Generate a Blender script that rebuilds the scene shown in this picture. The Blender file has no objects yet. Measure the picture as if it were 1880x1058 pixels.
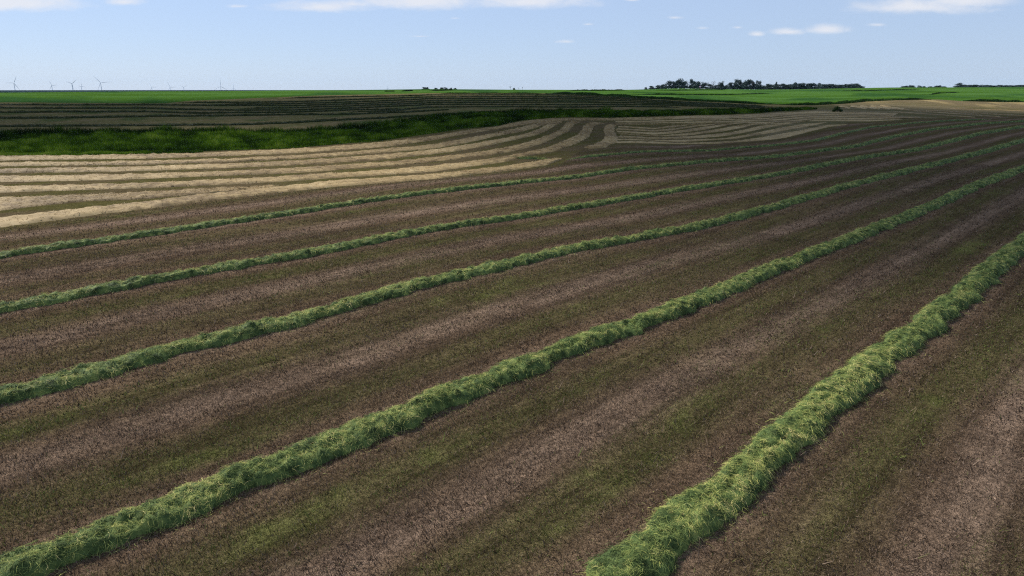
import bpy, math
import numpy as np
from math import radians, sin, cos, tan, pi

sc = bpy.context.scene
COL = sc.collection
# ------------------------------------------------------------------ camera, sky, sun, exposure
H = 10.0                       # flying height over the stubble, metres
S = 1.25                       # control distances below were taken at a height of 8
F = 1253.0                     # focal length in photograph pixels (1880 wide)
YH = 164.0                     # level horizon row
PITCH = math.atan((529 - YH) / F)
cam = bpy.data.cameras.new("camera")
cam.sensor_width = 36.0
cam.lens = 36.0 * F / 1880.0
cam.clip_start = 0.2
cam.clip_end = 60000
camo = bpy.data.objects.new("camera", cam)
camo.location = (0, 0, H)
camo.rotation_euler = (pi / 2 - PITCH, 0, 0)
COL.objects.link(camo)
sc.camera = camo

SUN_AZ = radians(-50)          # from the view direction, to the left
SUN_EL = radians(40)
SDIR = np.array([sin(SUN_AZ) * cos(SUN_EL), cos(SUN_AZ) * cos(SUN_EL), sin(SUN_EL)])
w = bpy.data.worlds.new("World")
sc.world = w
w.use_nodes = True
wn = w.node_tree
wn.nodes.clear()
sky = wn.nodes.new("ShaderNodeTexSky")
sky.sky_type = 'NISHITA'
sky.sun_disc = False
sky.sun_elevation = SUN_EL
sky.sun_rotation = SUN_AZ
sky.altitude = 400
sky.air_density = 1.0
sky.dust_density = 0.3
sky.ozone_density = 3.0
bg = wn.nodes.new("ShaderNodeBackground")
bg.inputs['Strength'].default_value = 0.076
wo = wn.nodes.new("ShaderNodeOutputWorld")
tint = wn.nodes.new("ShaderNodeVectorMath"); tint.operation = 'MULTIPLY'; tint.inputs[1].default_value = (0.90, 0.98, 1.22)
wn.links.new(sky.outputs[0], tint.inputs[0])
def _wm(op, a, b=None, c=None):
    n = wn.nodes.new("ShaderNodeMath"); n.operation = op
    for i, v in enumerate((a, b, c)):
        if v is None: continue
        if isinstance(v, (int, float)): n.inputs[i].default_value = v
        else: wn.links.new(v, n.inputs[i])
    return n.outputs[0]
wtc = wn.nodes.new("ShaderNodeTexCoord"); wsx = wn.nodes.new("ShaderNodeSeparateXYZ"); wn.links.new(wtc.outputs['Generated'], wsx.inputs[0])
WY = _wm('MAXIMUM', wsx.outputs['Y'], 0.05); WX = _wm('DIVIDE', wsx.outputs['X'], WY); WZ = _wm('DIVIDE', wsx.outputs['Z'], WY)
# low cumulus scraps: (column, row, half width, half height, strength) in photograph pixels of the sky
CL = [(20, 6, 105, 19, 1.0), (226, 4, 36, 9, .8), (590, 14, 110, 13, .62), (650, 8, 60, 12, .5), (770, 2, 110, 19, .95), (975, 4, 110, 15, .85), (1160, 0, 18, 5, .5), (1390, 63, 16, 6, .7), (1446, 59, 36, 7, .75),
      (1518, 56, 40, 9, .9), (1355, 51, 14, 4, .3), (1690, 14, 125, 16, .8), (1775, 3, 75, 15, 1.0), (1610, 46, 22, 5, .45), (1040, 77, 26, 5, .35), (1238, 33, 22, 4, .25), (770, 67, 26, 3, .22), (835, 34, 18, 4, .25), (440, 12, 26, 5, .3), (1080, 45, 16, 4, .22), (1290, 52, 18, 4, .22)]
msk = None
for cx_, cy_, rx_, ry_, st_ in CL:
    k_ = (529 - cy_) / F; a_ = (cx_ - 940) / F; dy_ = cos(PITCH) + k_ * sin(PITCH); dz_ = -sin(PITCH) + k_ * cos(PITCH)
    ux = _wm('MULTIPLY', _wm('SUBTRACT', WX, a_ / dy_), F * dy_ / rx_); uz = _wm('MULTIPLY', _wm('SUBTRACT', WZ, dz_ / dy_), F * .9 / ry_)
    uz = _wm('MULTIPLY', uz, _wm('ADD', 1.15, _wm('MULTIPLY', _wm('LESS_THAN', uz, 0.0), .7)))
    q_ = _wm('SUBTRACT', st_, _wm('SQRT', _wm('ADD', _wm('MULTIPLY', ux, ux), _wm('MULTIPLY', uz, uz))))
    msk = q_ if msk is None else _wm('MAXIMUM', msk, q_)
wcv = wn.nodes.new("ShaderNodeCombineXYZ"); wn.links.new(WX, wcv.inputs[0]); wn.links.new(_wm('MULTIPLY', WZ, 2.6), wcv.inputs[1])
wnz = wn.nodes.new("ShaderNodeTexNoise"); wnz.inputs['Scale'].default_value = 22; wnz.inputs['Detail'].default_value = 7; wnz.inputs['Roughness'].default_value = .68; wnz.inputs['Distortion'].default_value = .35
wn.links.new(wcv.outputs[0], wnz.inputs['Vector'])
wmh = wn.nodes.new("ShaderNodeMix"); wmh.data_type = 'RGBA'; wmh.inputs[0].default_value = .68      # thin high veil evens out the blue
wn.links.new(tint.outputs[0], wmh.inputs[6]); wmh.inputs[7].default_value = (5.15, 6.4, 8.6, 1)
wmr = wn.nodes.new("ShaderNodeMapRange"); wmr.interpolation_type = 'SMOOTHSTEP'
wn.links.new(_wm('ADD', _wm('MULTIPLY', msk, .55), wnz.outputs[0]), wmr.inputs[0])
for i_, v_ in enumerate((.14, .98, 0, .85)): wmr.inputs[i_ + 1].default_value = v_
wmx = wn.nodes.new("ShaderNodeMix"); wmx.data_type = 'RGBA'; wn.links.new(wmr.outputs[0], wmx.inputs[0]); wn.links.new(wmh.outputs[2], wmx.inputs[6]); wmx.inputs[7].default_value = (8.4, 8.5, 9.0, 1)
wn.links.new(wmx.outputs[2], bg.inputs[0])
wn.links.new(bg.outputs[0], wo.inputs[0])

sl = bpy.data.lights.new("sun", 'SUN')
sl.energy = 5.0
sl.angle = radians(0.5)
sl.color = (1.0, 0.965, 0.92)
so = bpy.data.objects.new("sun", sl)
so.rotation_euler = (pi / 2 - SUN_EL, 0, -SUN_AZ + pi)
COL.objects.link(so)

sc.view_settings.view_transform = 'Standard'
sc.view_settings.look = 'None'
sc.view_settings.exposure = 0.4
sc.view_settings.gamma = 1.0
sc.cycles.volume_bounces = 3
sc.cycles.transparent_max_bounces = 16
sc.cycles.max_bounces = 6
sc.cycles.diffuse_bounces = 2
sc.cycles.use_denoising = False
sc.cycles.filter_width = 1.15
sc.cycles.denoiser = 'OPENIMAGEDENOISE'
sc.cycles.denoising_prefilter = 'NONE'
sc.cycles.denoising_input_passes = 'RGB_ALBEDO_NORMAL'
sc.cycles.sample_clamp_indirect = 1.5

rng = np.random.default_rng(7)

# ------------------------------------------------------------------ pixel <-> world
def px_dir(x, y):
    x = np.asarray(x, float); y = np.asarray(y, float)
    k = (529 - y) / F; a = (x - 940) / F
    return a, np.cos(PITCH) + k * np.sin(PITCH), -np.sin(PITCH) + k * np.cos(PITCH)

def px_azt(x, y):
    dx, dy, dz = px_dir(x, y)
    return np.arctan2(dx, dy), dz / np.hypot(dx, dy)

# ------------------------------------------------------------------ terrain
PL = 0.022
def plane_z(d): return PL * np.maximum(d - 12, 0)
def plane_d(t):                         # t = downward tangent
    return (8 + PL * 12) / (t + PL)
COLS = [  # photograph column, then (row, distance step from the first) ; first entry = where the even slope ends
 (0,    290, [(283, 5), (262, 13), (240, 21), (229.7, 28), (214.6, 36), (204.5, 44), (196.6, 52), (190.9, 60), (188, 64), (170, 170)]),
 (270,  290, [(280, 5), (240, 21), (228, 28), (211.7, 36), (203, 44), (197, 52), (190, 61), (167.6, 185)]),
 (530,  300, [(272, 13), (240, 28), (224.6, 35), (208.9, 44), (204.6, 51), (201, 58), (196.7, 65), (193, 72), (189, 79), (186, 86), (177, 99), (166, 230)]),
 (790,  330, [(300, 12), (252, 33), (243, 38), (214, 52), (209.6, 60), (201.7, 68), (198, 76), (194.5, 83), (191, 90), (187.6, 97), (183.8, 104), (180, 111), (176.6, 118), (173, 125), (170.8, 130), (163.6, 280)]),
 (1050, 323, [(290, 11), (250, 26), (225, 37), (218, 42), (202, 58), (195, 68), (191.7, 74), (187.3, 82), (182.3, 90), (179, 98), (173, 108), (171.5, 114), (165, 324)]),
 (1240, 290, [(275, 6), (263, 12), (230, 30), (213, 42), (201, 56), (192, 70), (184, 84), (162.3, 478)]),
 (1420, 286, [(265.5, 11), (250, 21), (235, 32), (222, 48), (206, 71), (198, 87), (191, 107), (164.5, 520)]),
 (1640, 250, [(227, 21), (210, 42), (195, 76), (183, 110), (160.5, 550)]),
 (1880, 221.5, [(205, 32), (187.7, 80), (159.5, 590)]),
]
DG = np.exp(np.linspace(math.log(1.0), math.log(20000.0), 1400))     # metres
def smooth1(a, n):
    k = np.hanning(2 * n + 3)[1:-1]; k /= k.sum()
    return np.convolve(np.pad(a, n, mode='edge'), k, mode='valid')
prof = []; paz = []; CREST = []
for cx, y0, ctl in COLS:
    az, _ = px_azt(cx, YH); paz.append(float(az))
    def tan_at(py):
        k = (529 - py) / F; ca = math.cos(az)
        return ca * (k * math.cos(PITCH) - math.sin(PITCH)) / (math.cos(PITCH) + k * math.sin(PITCH))
    d0 = plane_d(-tan_at(y0))
    D = [0.5, 12] + list(np.linspace(20, d0, 5)); Z = [0, 0] + [plane_z(d) for d in np.linspace(20, d0, 5)]
    for py, st in ctl:
        d = d0 + st; D.append(d); Z.append(8 + d * tan_at(py))
    dc = D[-1]; zc = Z[-1]; CREST.append(dc * S)
    D += [dc * 1.25, dc * 1.9, 1700, 4400, 5200, 6400, 16000]
    Z += [zc - 0.6, zc - 4, min(zc, 2) - 3, 8 - 4400 * .0011, 8 - 5200 * .0011, -32, -36]
    z = np.interp(DG, np.array(D) * S, np.array(Z) * S)
    prof.append(smooth1(z, 7))
prof = np.array(prof); paz = np.array(paz)
AG = np.radians(np.arange(-180, 180.5, 0.5))
mean = prof[[0, -1]].mean(0)
TAB = np.zeros((len(AG), len(DG)))
for j in range(len(DG)):
    TAB[:, j] = np.interp(AG, paz, prof[:, j])
wgt = np.clip((np.abs(AG) - radians(50)) / radians(100), 0, 1)[:, None]
TAB = TAB * (1 - wgt) + mean[None] * wgt
for _ in range(3):                      # soften across azimuth
    TAB = (np.roll(TAB, 1, 0) + np.roll(TAB, -1, 0) + 2 * TAB) / 4 if False else np.vstack([TAB[:1], (TAB[:-2] + 2 * TAB[1:-1] + TAB[2:]) / 4, TAB[-1:]])
LDG = np.log(DG)
def z_azd(az, d):
    az = np.asarray(az, float); d = np.maximum(np.asarray(d, float), 1.0)
    i = np.clip((az - AG[0]) / (AG[1] - AG[0]), 0, len(AG) - 1.001); i0 = i.astype(int); fi = i - i0
    j = np.clip((np.log(d) - LDG[0]) / (LDG[1] - LDG[0]), 0, len(DG) - 1.001); j0 = j.astype(int); fj = j - j0
    return ((TAB[i0, j0] * (1 - fj) + TAB[i0, j0 + 1] * fj) * (1 - fi) + (TAB[i0 + 1, j0] * (1 - fj) + TAB[i0 + 1, j0 + 1] * fj) * fi)
def zt(x, y): return z_azd(np.arctan2(x, y), np.hypot(x, y))

def drop(x, y, lift=0.0):
    """photograph pixel -> point of the terrain it shows (first hit)"""
    az, t = px_azt(x, y); az = np.atleast_1d(az); t = np.atleast_1d(t)
    dd = np.exp(np.linspace(math.log(5), math.log(9000), 6000))
    out = []
    for a_, t_ in zip(az, t):
        zr = H + t_ * dd; g = z_azd(np.full_like(dd, a_), dd) + lift
        hit = np.nonzero(zr <= g)[0]
        i = hit[0] if len(hit) else len(dd) - 1
        d = dd[i]
        if len(hit) and i > 0:
            e0 = zr[i - 1] - g[i - 1]; e1 = g[i] - zr[i]
            d = dd[i - 1] + (dd[i] - dd[i - 1]) * e0 / max(e0 + e1, 1e-9)
        out.append((d * sin(a_), d * cos(a_)))
    return np.array(out)

def place(x, d):
    """ground point in the column x of the photograph at distance d"""
    az, _ = px_azt(x, YH); az = float(az)
    X, Y = d * sin(az), d * cos(az)
    return X, Y, float(zt(X, Y))

# ------------------------------------------------------------------ noise
_P = rng.permutation(65536)
def _h(ix, iy): return _P[(_P[ix & 65535] + iy) & 65535] / 65535.0
def vn(x, y):
    x = np.asarray(x, float) + 5000.3; y = np.asarray(y, float) + 5000.7
    ix = np.floor(x).astype(np.int64); iy = np.floor(y).astype(np.int64); fx = x - ix; fy = y - iy
    fx = fx * fx * (3 - 2 * fx); fy = fy * fy * (3 - 2 * fy)
    return (_h(ix, iy) * (1 - fx) + _h(ix + 1, iy) * fx) * (1 - fy) + (_h(ix, iy + 1) * (1 - fx) + _h(ix + 1, iy + 1) * fx) * fy
def fbm(x, y, o=3):
    s = 0; a = 1; t = 0
    for i in range(o):
        s = s + a * vn(x * 2 ** i + 17 * i, y * 2 ** i - 9 * i); t += a; a *= .5
    return s / t
def sstep(a, b, x):
    t = np.clip((x - a) / (b - a), 0, 1); return t * t * (3 - 2 * t)

# ------------------------------------------------------------------ mesh + tags
def mesh_obj(name, V, Fq, mat, parent=None, attrs=None, smooth=False, colors=None):
    me = bpy.data.meshes.new(name)
    V = np.ascontiguousarray(V, np.float32); Fq = np.ascontiguousarray(Fq, np.int32)
    n, k = Fq.shape
    me.vertices.add(len(V)); me.vertices.foreach_set("co", V.ravel())
    me.loops.add(n * k); me.loops.foreach_set("vertex_index", Fq.ravel())
    me.polygons.add(n)
    me.polygons.foreach_set("loop_start", np.arange(0, n * k, k, dtype=np.int32))
    if smooth: me.polygons.foreach_set("use_smooth", np.ones(n, bool))
    for an, av in (attrs or {}).items():
        at = me.attributes.new(an, 'FLOAT', 'POINT'); at.data.foreach_set("value", np.ascontiguousarray(av, np.float32))
    for an, av in (colors or {}).items():
        at = me.attributes.new(an, 'FLOAT_COLOR', 'POINT')
        c = np.ones((len(V), 4), np.float32); c[:, :3] = av; at.data.foreach_set("color", c.ravel())
    me.update(calc_edges=True)
    if mat: me.materials.append(mat)
    o = bpy.data.objects.new(name, me); COL.objects.link(o)
    if parent: o.parent = parent
    return o
def tag(o, label=None, cat=None, group=None, kind=None):
    if label: o['label'] = label
    if cat: o['category'] = cat
    if group: o['group'] = group
    if kind: o['kind'] = kind
    return o
def empty(name, loc):
    o = bpy.data.objects.new(name, None); o.location = loc; COL.objects.link(o); return o

def ribbons(P0, P1, P2, Wd, seg=3, taper=0.15):
    """thin curved strands: quadratic curves P0-P1-P2 with half width vector Wd"""
    n = len(P0); ts = np.linspace(0, 1, seg + 1); V = np.empty((n, seg + 1, 2, 3))
    for i, t in enumerate(ts):
        c = P0 * (1 - t) ** 2 + P1 * 2 * t * (1 - t) + P2 * t * t
        ww = Wd * (1 - (1 - taper) * t)
        V[:, i, 0] = c - ww; V[:, i, 1] = c + ww
    base = (np.arange(n) * (seg + 1) * 2)[:, None]
    q = np.array([[2 * i, 2 * i + 1, 2 * i + 3, 2 * i + 2] for i in range(seg)])
    Fq = (base[:, :, None] + q[None]).reshape(-1, 4)
    return V.reshape(-1, 3), Fq
def merge(parts):
    Vs, Fs, o = [], [], 0
    for V, Fq in parts:
        Vs.append(V); Fs.append(Fq + o); o += len(V)
    return np.vstack(Vs), np.vstack(Fs)

# ------------------------------------------------------------------ materials
def newmat(name):
    m = bpy.data.materials.new(name); m.use_nodes = True
    nt = m.node_tree; nt.nodes.clear()
    return m, nt, nt.nodes.new("ShaderNodeOutputMaterial")
def N(nt, t, **kw):
    n = nt.nodes.new(t)
    for k, v in kw.items():
        if k in n.inputs: n.inputs[k].default_value = v
        else: setattr(n, k, v)
    return n
def ramp(nt, fac, stops):
    r = nt.nodes.new("ShaderNodeValToRGB"); e = r.color_ramp.elements
    e[0].position, e[0].color = stops[0][0], (*stops[0][1], 1); e[1].position, e[1].color = stops[-1][0], (*stops[-1][1], 1)
    for p, c in stops[1:-1]:
        x = e.new(p); x.color = (*c, 1)
    nt.links.new(fac, r.inputs[0]); return r
def leafy(name, stops, trans=0.25, rough=0.75, nscale=0.0):
    """strand material: colour from the strand's own tint value"""
    m, nt, out = newmat(name)
    at = N(nt, "ShaderNodeAttribute", attribute_name="tint")
    fac = at.outputs['Fac']
    if nscale:
        g = N(nt, "ShaderNodeNewGeometry"); nz = N(nt, "ShaderNodeTexNoise", Scale=nscale, Detail=3.0)
        nt.links.new(g.outputs['Position'], nz.inputs['Vector'])
        mm = N(nt, "ShaderNodeMath", operation='MULTIPLY_ADD'); nt.links.new(nz.outputs[0], mm.inputs[0]); mm.inputs[1].default_value = .9
        m2 = N(nt, "ShaderNodeMath", operation='SUBTRACT'); nt.links.new(fac, m2.inputs[0]); m2.inputs[1].default_value = .45
        nt.links.new(m2.outputs[0], mm.inputs[2]); fac = mm.outputs[0]
    r = ramp(nt, fac, stops)
    d = N(nt, "ShaderNodeBsdfPrincipled", Roughness=rough); d.inputs['Specular IOR Level'].default_value = .1
    nt.links.new(r.outputs[0], d.inputs['Base Color'])
    t = N(nt, "ShaderNodeBsdfTranslucent"); nt.links.new(r.outputs[0], t.inputs[0])
    mx = N(nt, "ShaderNodeMixShader"); mx.inputs[0].default_value = trans
    nt.links.new(d.outputs[0], mx.inputs[1]); nt.links.new(t.outputs[0], mx.inputs[2]); nt.links.new(mx.outputs[0], out.inputs[0])
    return m
HAY = [(0.0, (0.0344, 0.05094, 0.01655)), (.22, (0.09335, 0.1359, 0.04137)), (.45, (0.2261, 0.2717, 0.0745)), (.7, (0.4225, 0.4159, 0.1138)), (1.0, (0.6486, 0.5264, 0.2278))]
M_hay = leafy("fresh_hay", HAY, .2, nscale=3.0)
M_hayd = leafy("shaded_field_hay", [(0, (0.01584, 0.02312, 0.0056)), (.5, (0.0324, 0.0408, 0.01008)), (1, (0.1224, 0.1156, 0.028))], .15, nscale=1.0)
M_straw = leafy("dry_hay", [(0, (0.1795, 0.1185, 0.05087)), (.4, (0.3166, 0.2209, 0.09626)), (.75, (0.3906, 0.2779, 0.1272)), (1, (0.4539, 0.3463, 0.1818))], .15, nscale=1.2)
M_tall = leafy("tall_grass", [(0, (0.008151, 0.01923, 0.00351)), (.35, (0.02649, 0.06183, 0.004212)), (.7, (0.07743, 0.1466, 0.007722)), (1, (0.1548, 0.2106, 0.02808))], .3, nscale=.35)
M_edge = leafy("margin_grass", [(0, (0.0108, 0.02984, 0.007098)), (.5, (0.0315, 0.07459, 0.01479)), (1, (0.09, 0.1591, 0.03549))], .25, nscale=.3)
M_tuft = leafy("stubble_stalks", [(0, (0.0306, 0.01989, 0.01288)), (.3, (0.0748, 0.04906, 0.03059)), (.5, (0.1496, 0.1028, 0.06842)), (.62, (0.2448, 0.179, 0.1288)), (.7, (0.068, 0.0663, 0.01771)), (.85, (0.102, 0.126, 0.02817)), (1, (0.1836, 0.2254, 0.05635))], .15)
M_leaf = leafy("tree_leaves", [(0, (0.01728, 0.03456, 0.03564)), (.5, (0.0384, 0.06912, 0.0648)), (1, (0.0864, 0.1152, 0.0972))], .15)
M_sparse = leafy("bare_twigs", [(0, (.05, .055, .05)), (1, (.12, .12, .11))], .1)
def plain(name, c, rough=.6):
    m, nt, out = newmat(name); g = N(nt, "ShaderNodeNewGeometry"); nz = N(nt, "ShaderNodeTexNoise", Scale=3.0, Detail=4.0)
    nt.links.new(g.outputs['Position'], nz.inputs['Vector'])
    r = ramp(nt, nz.outputs[0], [(.3, tuple(v * .85 for v in c)), (.7, c)])
    d = N(nt, "ShaderNodeBsdfPrincipled", Roughness=rough); nt.links.new(r.outputs[0], d.inputs['Base Color']); nt.links.new(d.outputs[0], out.inputs[0]); return m
M_bark = plain("bark", (.06, .048, .036), .9)
M_white = plain("turbine_paint", (.88, .89, .90), .4)
M_post = plain("white_paint", (.8, .5, .78), .5)

# ------------------------------------------------------------------ windrow lines (pixel centre lines of the photograph)
ROWPX = {
 'W5': [(1128, 1050), (1200, 995), (1332, 893), (1440, 797), (1548, 704), (1700, 590), (1762, 543), (1828, 483), (1880, 443)],
 'W4': [(10, 1043), (90, 1012), (236, 962), (345, 908), (430, 882), (520, 842), (640, 797), (760, 750), (900, 692), (1016, 643), (1130, 604), (1260, 556), (1400, 497), (1560, 436), (1640, 404), (1740, 363), (1797, 337), (1880, 307)],
 'W3': [(0, 723), (98, 698), (181, 676), (302, 640), (393, 620), (540, 584), (640, 556), (750, 524), (900, 488), (1040, 456), (1189, 430), (1294, 411), (1419, 378), (1541, 343), (1683, 308), (1797, 280), (1879, 257)],
 'W2': [(0, 563), (181, 528), (363, 495), (540, 467), (691, 437), (810, 415), (940, 397), (1081, 374), (1223, 350), (1419, 320), (1570, 290), (1683, 274), (1797, 245), (1880, 231.5)],
 'W1': [(0, 465), (181, 439), (363, 413), (540, 387.5), (660, 368), (780, 352), (866, 342), (952, 333), (1050, 324), (1167, 307), (1280, 296.5), (1419, 286.5), (1570, 267.5), (1640, 250), (1716, 236), (1806, 226), (1880, 221.5)],
 'W0': [(1041, 291), (1064, 287), (1115, 282.3), (1179, 276.6), (1240, 275.3), (1302, 275), (1366, 269), (1420, 265.5), (1496, 256.6), (1547, 243.8), (1598, 232.3), (1660, 226.4), (1755, 219.6), (1819, 218.3)],
}
ROW = {k: drop([p[0] for p in v], [p[1] for p in v], lift=.2) for k, v in ROWPX.items()}
def extend(P, a, b):
    d0 = P[0] - P[1]; d0 = d0 / np.hypot(*d0); d1 = P[-1] - P[-2]; d1 = d1 / np.hypot(*d1)
    P = list(P)
    if a: P = [P[0] + d0 * a] + P
    if b: P = P + [P[-1] + d1 * b]
    return np.array(P)
def resample(P, step=None, n=None):
    s = np.concatenate([[0], np.cumsum(np.hypot(*np.diff(P, axis=0).T))])
    n = n or max(int(s[-1] / step), 4)
    t = np.linspace(0, s[-1], n)
    fine = np.linspace(0, s[-1], max(n, 400)); Q = np.stack([np.interp(fine, s, P[:, 0]), np.interp(fine, s, P[:, 1])], 1)
    k = max(int(len(fine) * min(.03, 2.5 / max(s[-1], 1))), 1)
    q = np.stack([smooth1(Q[:, 0], k), smooth1(Q[:, 1], k)], 1); q[0], q[-1] = Q[0], Q[-1]
    return np.stack([np.interp(t, fine, q[:, 0]), np.interp(t, fine, q[:, 1])], 1), t
for k in ('W5', 'W4', 'W3', 'W2', 'W1'): ROW[k] = extend(ROW[k], 12, 25)

# row coordinate: u along the rows, v across; s counts the windrows
def uv_of(x, y): return (x + y) / math.sqrt(2), (y - x) / math.sqrt(2)
ORDER = ['W5', 'W4', 'W3', 'W2', 'W1', 'W0']
def row_coord(x, y):
    u, v = uv_of(x, y)
    vs = []
    for k in ORDER:
        a, b = uv_of(ROW[k][:, 0], ROW[k][:, 1]); o = np.argsort(a)
        vs.append(np.interp(u, a[o], b[o]))
    a0 = np.maximum(vs[5], vs[4] + 9); vs[5] = np.where((u < uv_of(*ROW['W0'][0])[0]), vs[4] + 11, a0)
    vs = [vs[0] - 18.4, vs[0] - 9.2] + vs + [vs[5] + 11, vs[5] + 24]
    s = np.full(np.shape(u), -2.0) + np.minimum((v - vs[0]) / 9.2, 0)
    for i in range(len(vs) - 1):
        s = np.where(v >= vs[i], i - 2 + np.clip((v - vs[i]) / np.maximum(vs[i + 1] - vs[i], .5), 0, 1.0), s)
    return s, u, v

# ------------------------------------------------------------------ field boundaries as distance(azimuth)
def bound(pts, lift=0.0):
    P = drop([p[0] for p in pts], [p[1] for p in pts], lift)
    a = np.arctan2(P[:, 0], P[:, 1]); d = np.hypot(P[:, 0], P[:, 1]); o = np.argsort(a)
    return a[o], d[o]
B_dry = bound([(0, 421), (270, 385), (530, 353), (790, 330), (960, 312), (1031, 300), (1070, 276), (1120, 272), (1240, 266), (1300, 266), (1440, 254), (1500, 242), (1560, 228), (1640, 224), (1760, 217), (1880, 214)])
B_sbot = bound([(0, 284), (135, 282.5), (270, 281), (350, 279), (530, 273), (610, 266), (700, 259), (780, 247), (847, 237), (915, 231.5), (960, 221), (1005, 217.5), (1115, 216.6), (1240, 212.8), (1320, 211), (1391, 208), (1420, 205.5), (1491, 201.7), (1500, 201)])
B_stop = bound([(0, 252), (14, 247), (86, 245), (270, 243.5), (440, 244), (530, 244.5), (610, 239.5), (700, 231), (790, 219.5), (847, 212), (915, 208.5), (1050, 205.5), (1107, 205.5), (1250, 205), (1345, 201), (1450, 200), (1491, 200.5), (1500, 201)])
B_crop = bound([(0, 188), (270, 190), (303, 190), (350, 185), (440, 181.5), (530, 178), (600, 175), (700, 173), (790, 171.2), (915, 171), (1050, 171.6), (1118, 175.7), (1196, 180), (1250, 183.5), (1318, 185.7), (1374, 190), (1420, 192), (1491, 192.8), (1547, 190), (1586, 185.7), (1660, 183), (1723, 183), (1768, 186), (1880, 188)])
B_far = (np.array(paz), np.array(CREST) * 1.5)
def bd(B, az): return np.interp(az, B[0], B[1])

# ------------------------------------------------------------------ ground sheet
azs = np.concatenate([np.radians(np.linspace(-180, -50, 40)), np.radians(np.arange(-49.9, -43.2, .3)), np.radians(np.arange(-43, 43, .078)), np.radians(np.arange(43.2, 50, .3)), np.radians(np.linspace(50.5, 180, 40))])
rr = [.02, 1, 2, 3.5, 5, 6.5]
yy = np.arange(640, 215 / 1.0, -0.0) if False else None
d = 8.0
while d < 16000:
    rr.append(d)
    st = d * d / (682 * 10) * 1.15
    d += min(max(st, .03), d * (.006 if d < 330 else .012 if d < 1400 else .05))
rr = np.array(rr)
A, R = np.meshgrid(azs, rr)
GX, GY = R * np.sin(A), R * np.cos(A); GZ = z_azd(A, R)
s_, u_, v_ = row_coord(GX, GY)
fr = s_ - np.floor(s_)
d_dry, d_sb, d_st, d_cr, d_fa = (bd(b, A) for b in (B_dry, B_sbot, B_stop, B_crop, B_far))
n1 = fbm(u_ * .12, v_ * .9, 4); n2 = fbm(u_ * .5 + 40, v_ * 1.6, 3); n3 = fbm(GX * .25, GY * .25, 3)
n4 = fbm(u_ * .03 + 9, s_ * 3.0, 3)
def L3(a, b, t): return a * (1 - t[..., None]) + b * t[..., None]
brown = np.array([.165, .112, .072]); pink = np.array([.290, .205, .150]); olive = np.array([.118, .100, .046]); sprout = np.array([.14, .165, .045]); dk = np.array([.10, .07, .046])
def bump(c, wd): return np.exp(-((fr - c) / wd) ** 2)
g = np.clip((bump(.27, .10) + bump(.73, .11)) * 1.0 * (.45 + 1.1 * n4) + (n1 - .5) * .9, 0, 1)
p = np.clip((bump(.50, .10) + .55 * bump(.03, .07) + .65 * bump(.95, .06)) * (.4 + 1.1 * n2) + (n1 - .5) * .5, 0, 1)
Cg = L3(np.broadcast_to(brown, GX.shape + (3,)), pink, p * .75)
Cg = L3(Cg, olive, g * .9)
Cg = L3(Cg, sprout, np.clip((fbm(GX * .9, GY * .9, 3) * n1 * 4 - 1.45), 0, 1) * g * .5)
near = np.interp(R, [6, 60, 140], [1, 1, .5])
str1 = vn(u_ * .3, v_ * 9) - .5; str2 = vn(u_ * .10 + 50, v_ * 2.6) - .5; str3 = fbm(GX * 1.3, GY * 1.3, 3) - .5
Cg = Cg * np.clip(1 + (str1 * .48 + str2 * .42 + str3 * .35) * near, .4, 1.7)[..., None]
trk = np.clip(bump(.40, .014) + bump(.60, .014), 0, 1) * sstep(.3, .5, n2)
Cg = L3(Cg, dk, trk * .6)
# the older cut: olive stubble between the dry swaths
ol2 = L3(np.broadcast_to(np.array([.132, .118, .045]), GX.shape + (3,)), np.array([.160, .122, .068]), sstep(.4, .65, n1 * .6 + n3 * .4))
t = sstep(-1.2, 1.2, (R - d_dry) + (n3 - .5) * 2)
Cg = L3(Cg, ol2, t)
# last field side: bare pale knoll on the right
tan_ = L3(np.broadcast_to(np.array([.22, .175, .10]), GX.shape + (3,)), np.array([.40, .31, .155]), sstep(.45, .7, fbm(A * 60 + R * .05, R * .03, 3)))
knoll = sstep(radians(19.5), radians(24), A) * sstep(-14, 14, R - np.interp(A, [radians(18), radians(23), radians(30), radians(37)], [230, 240, 245, 230]))
Cg = L3(Cg, tan_, knoll)
kn2 = sstep(radians(17), radians(22), A) * sstep(-3, 3, R - d_dry - 4)
Cg = L3(Cg, L3(np.broadcast_to(np.array([.25, .205, .12]), GX.shape + (3,)), np.array([.17, .15, .075]), sstep(.42, .6, vn(A * 14, R * .22))), kn2 * (1 - knoll))
# grass waterway ground
t = sstep(-.6, .6, R - d_sb) * (A < radians(24.5)) ; Cg = L3(Cg, np.array([.035, .06, .018]), t)
# hill field
hill = L3(np.broadcast_to(np.array([.190, .172, .075]), GX.shape + (3,)), np.array([.24, .19, .10]), sstep(.35, .7, n1))
hill = L3(hill, np.array([.12, .14, .055]), sstep(.5, .75, n3))
t = sstep(-.8, .5, R - d_st) * (A < radians(24.5)) ; Cg = L3(Cg, hill, t)
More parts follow.
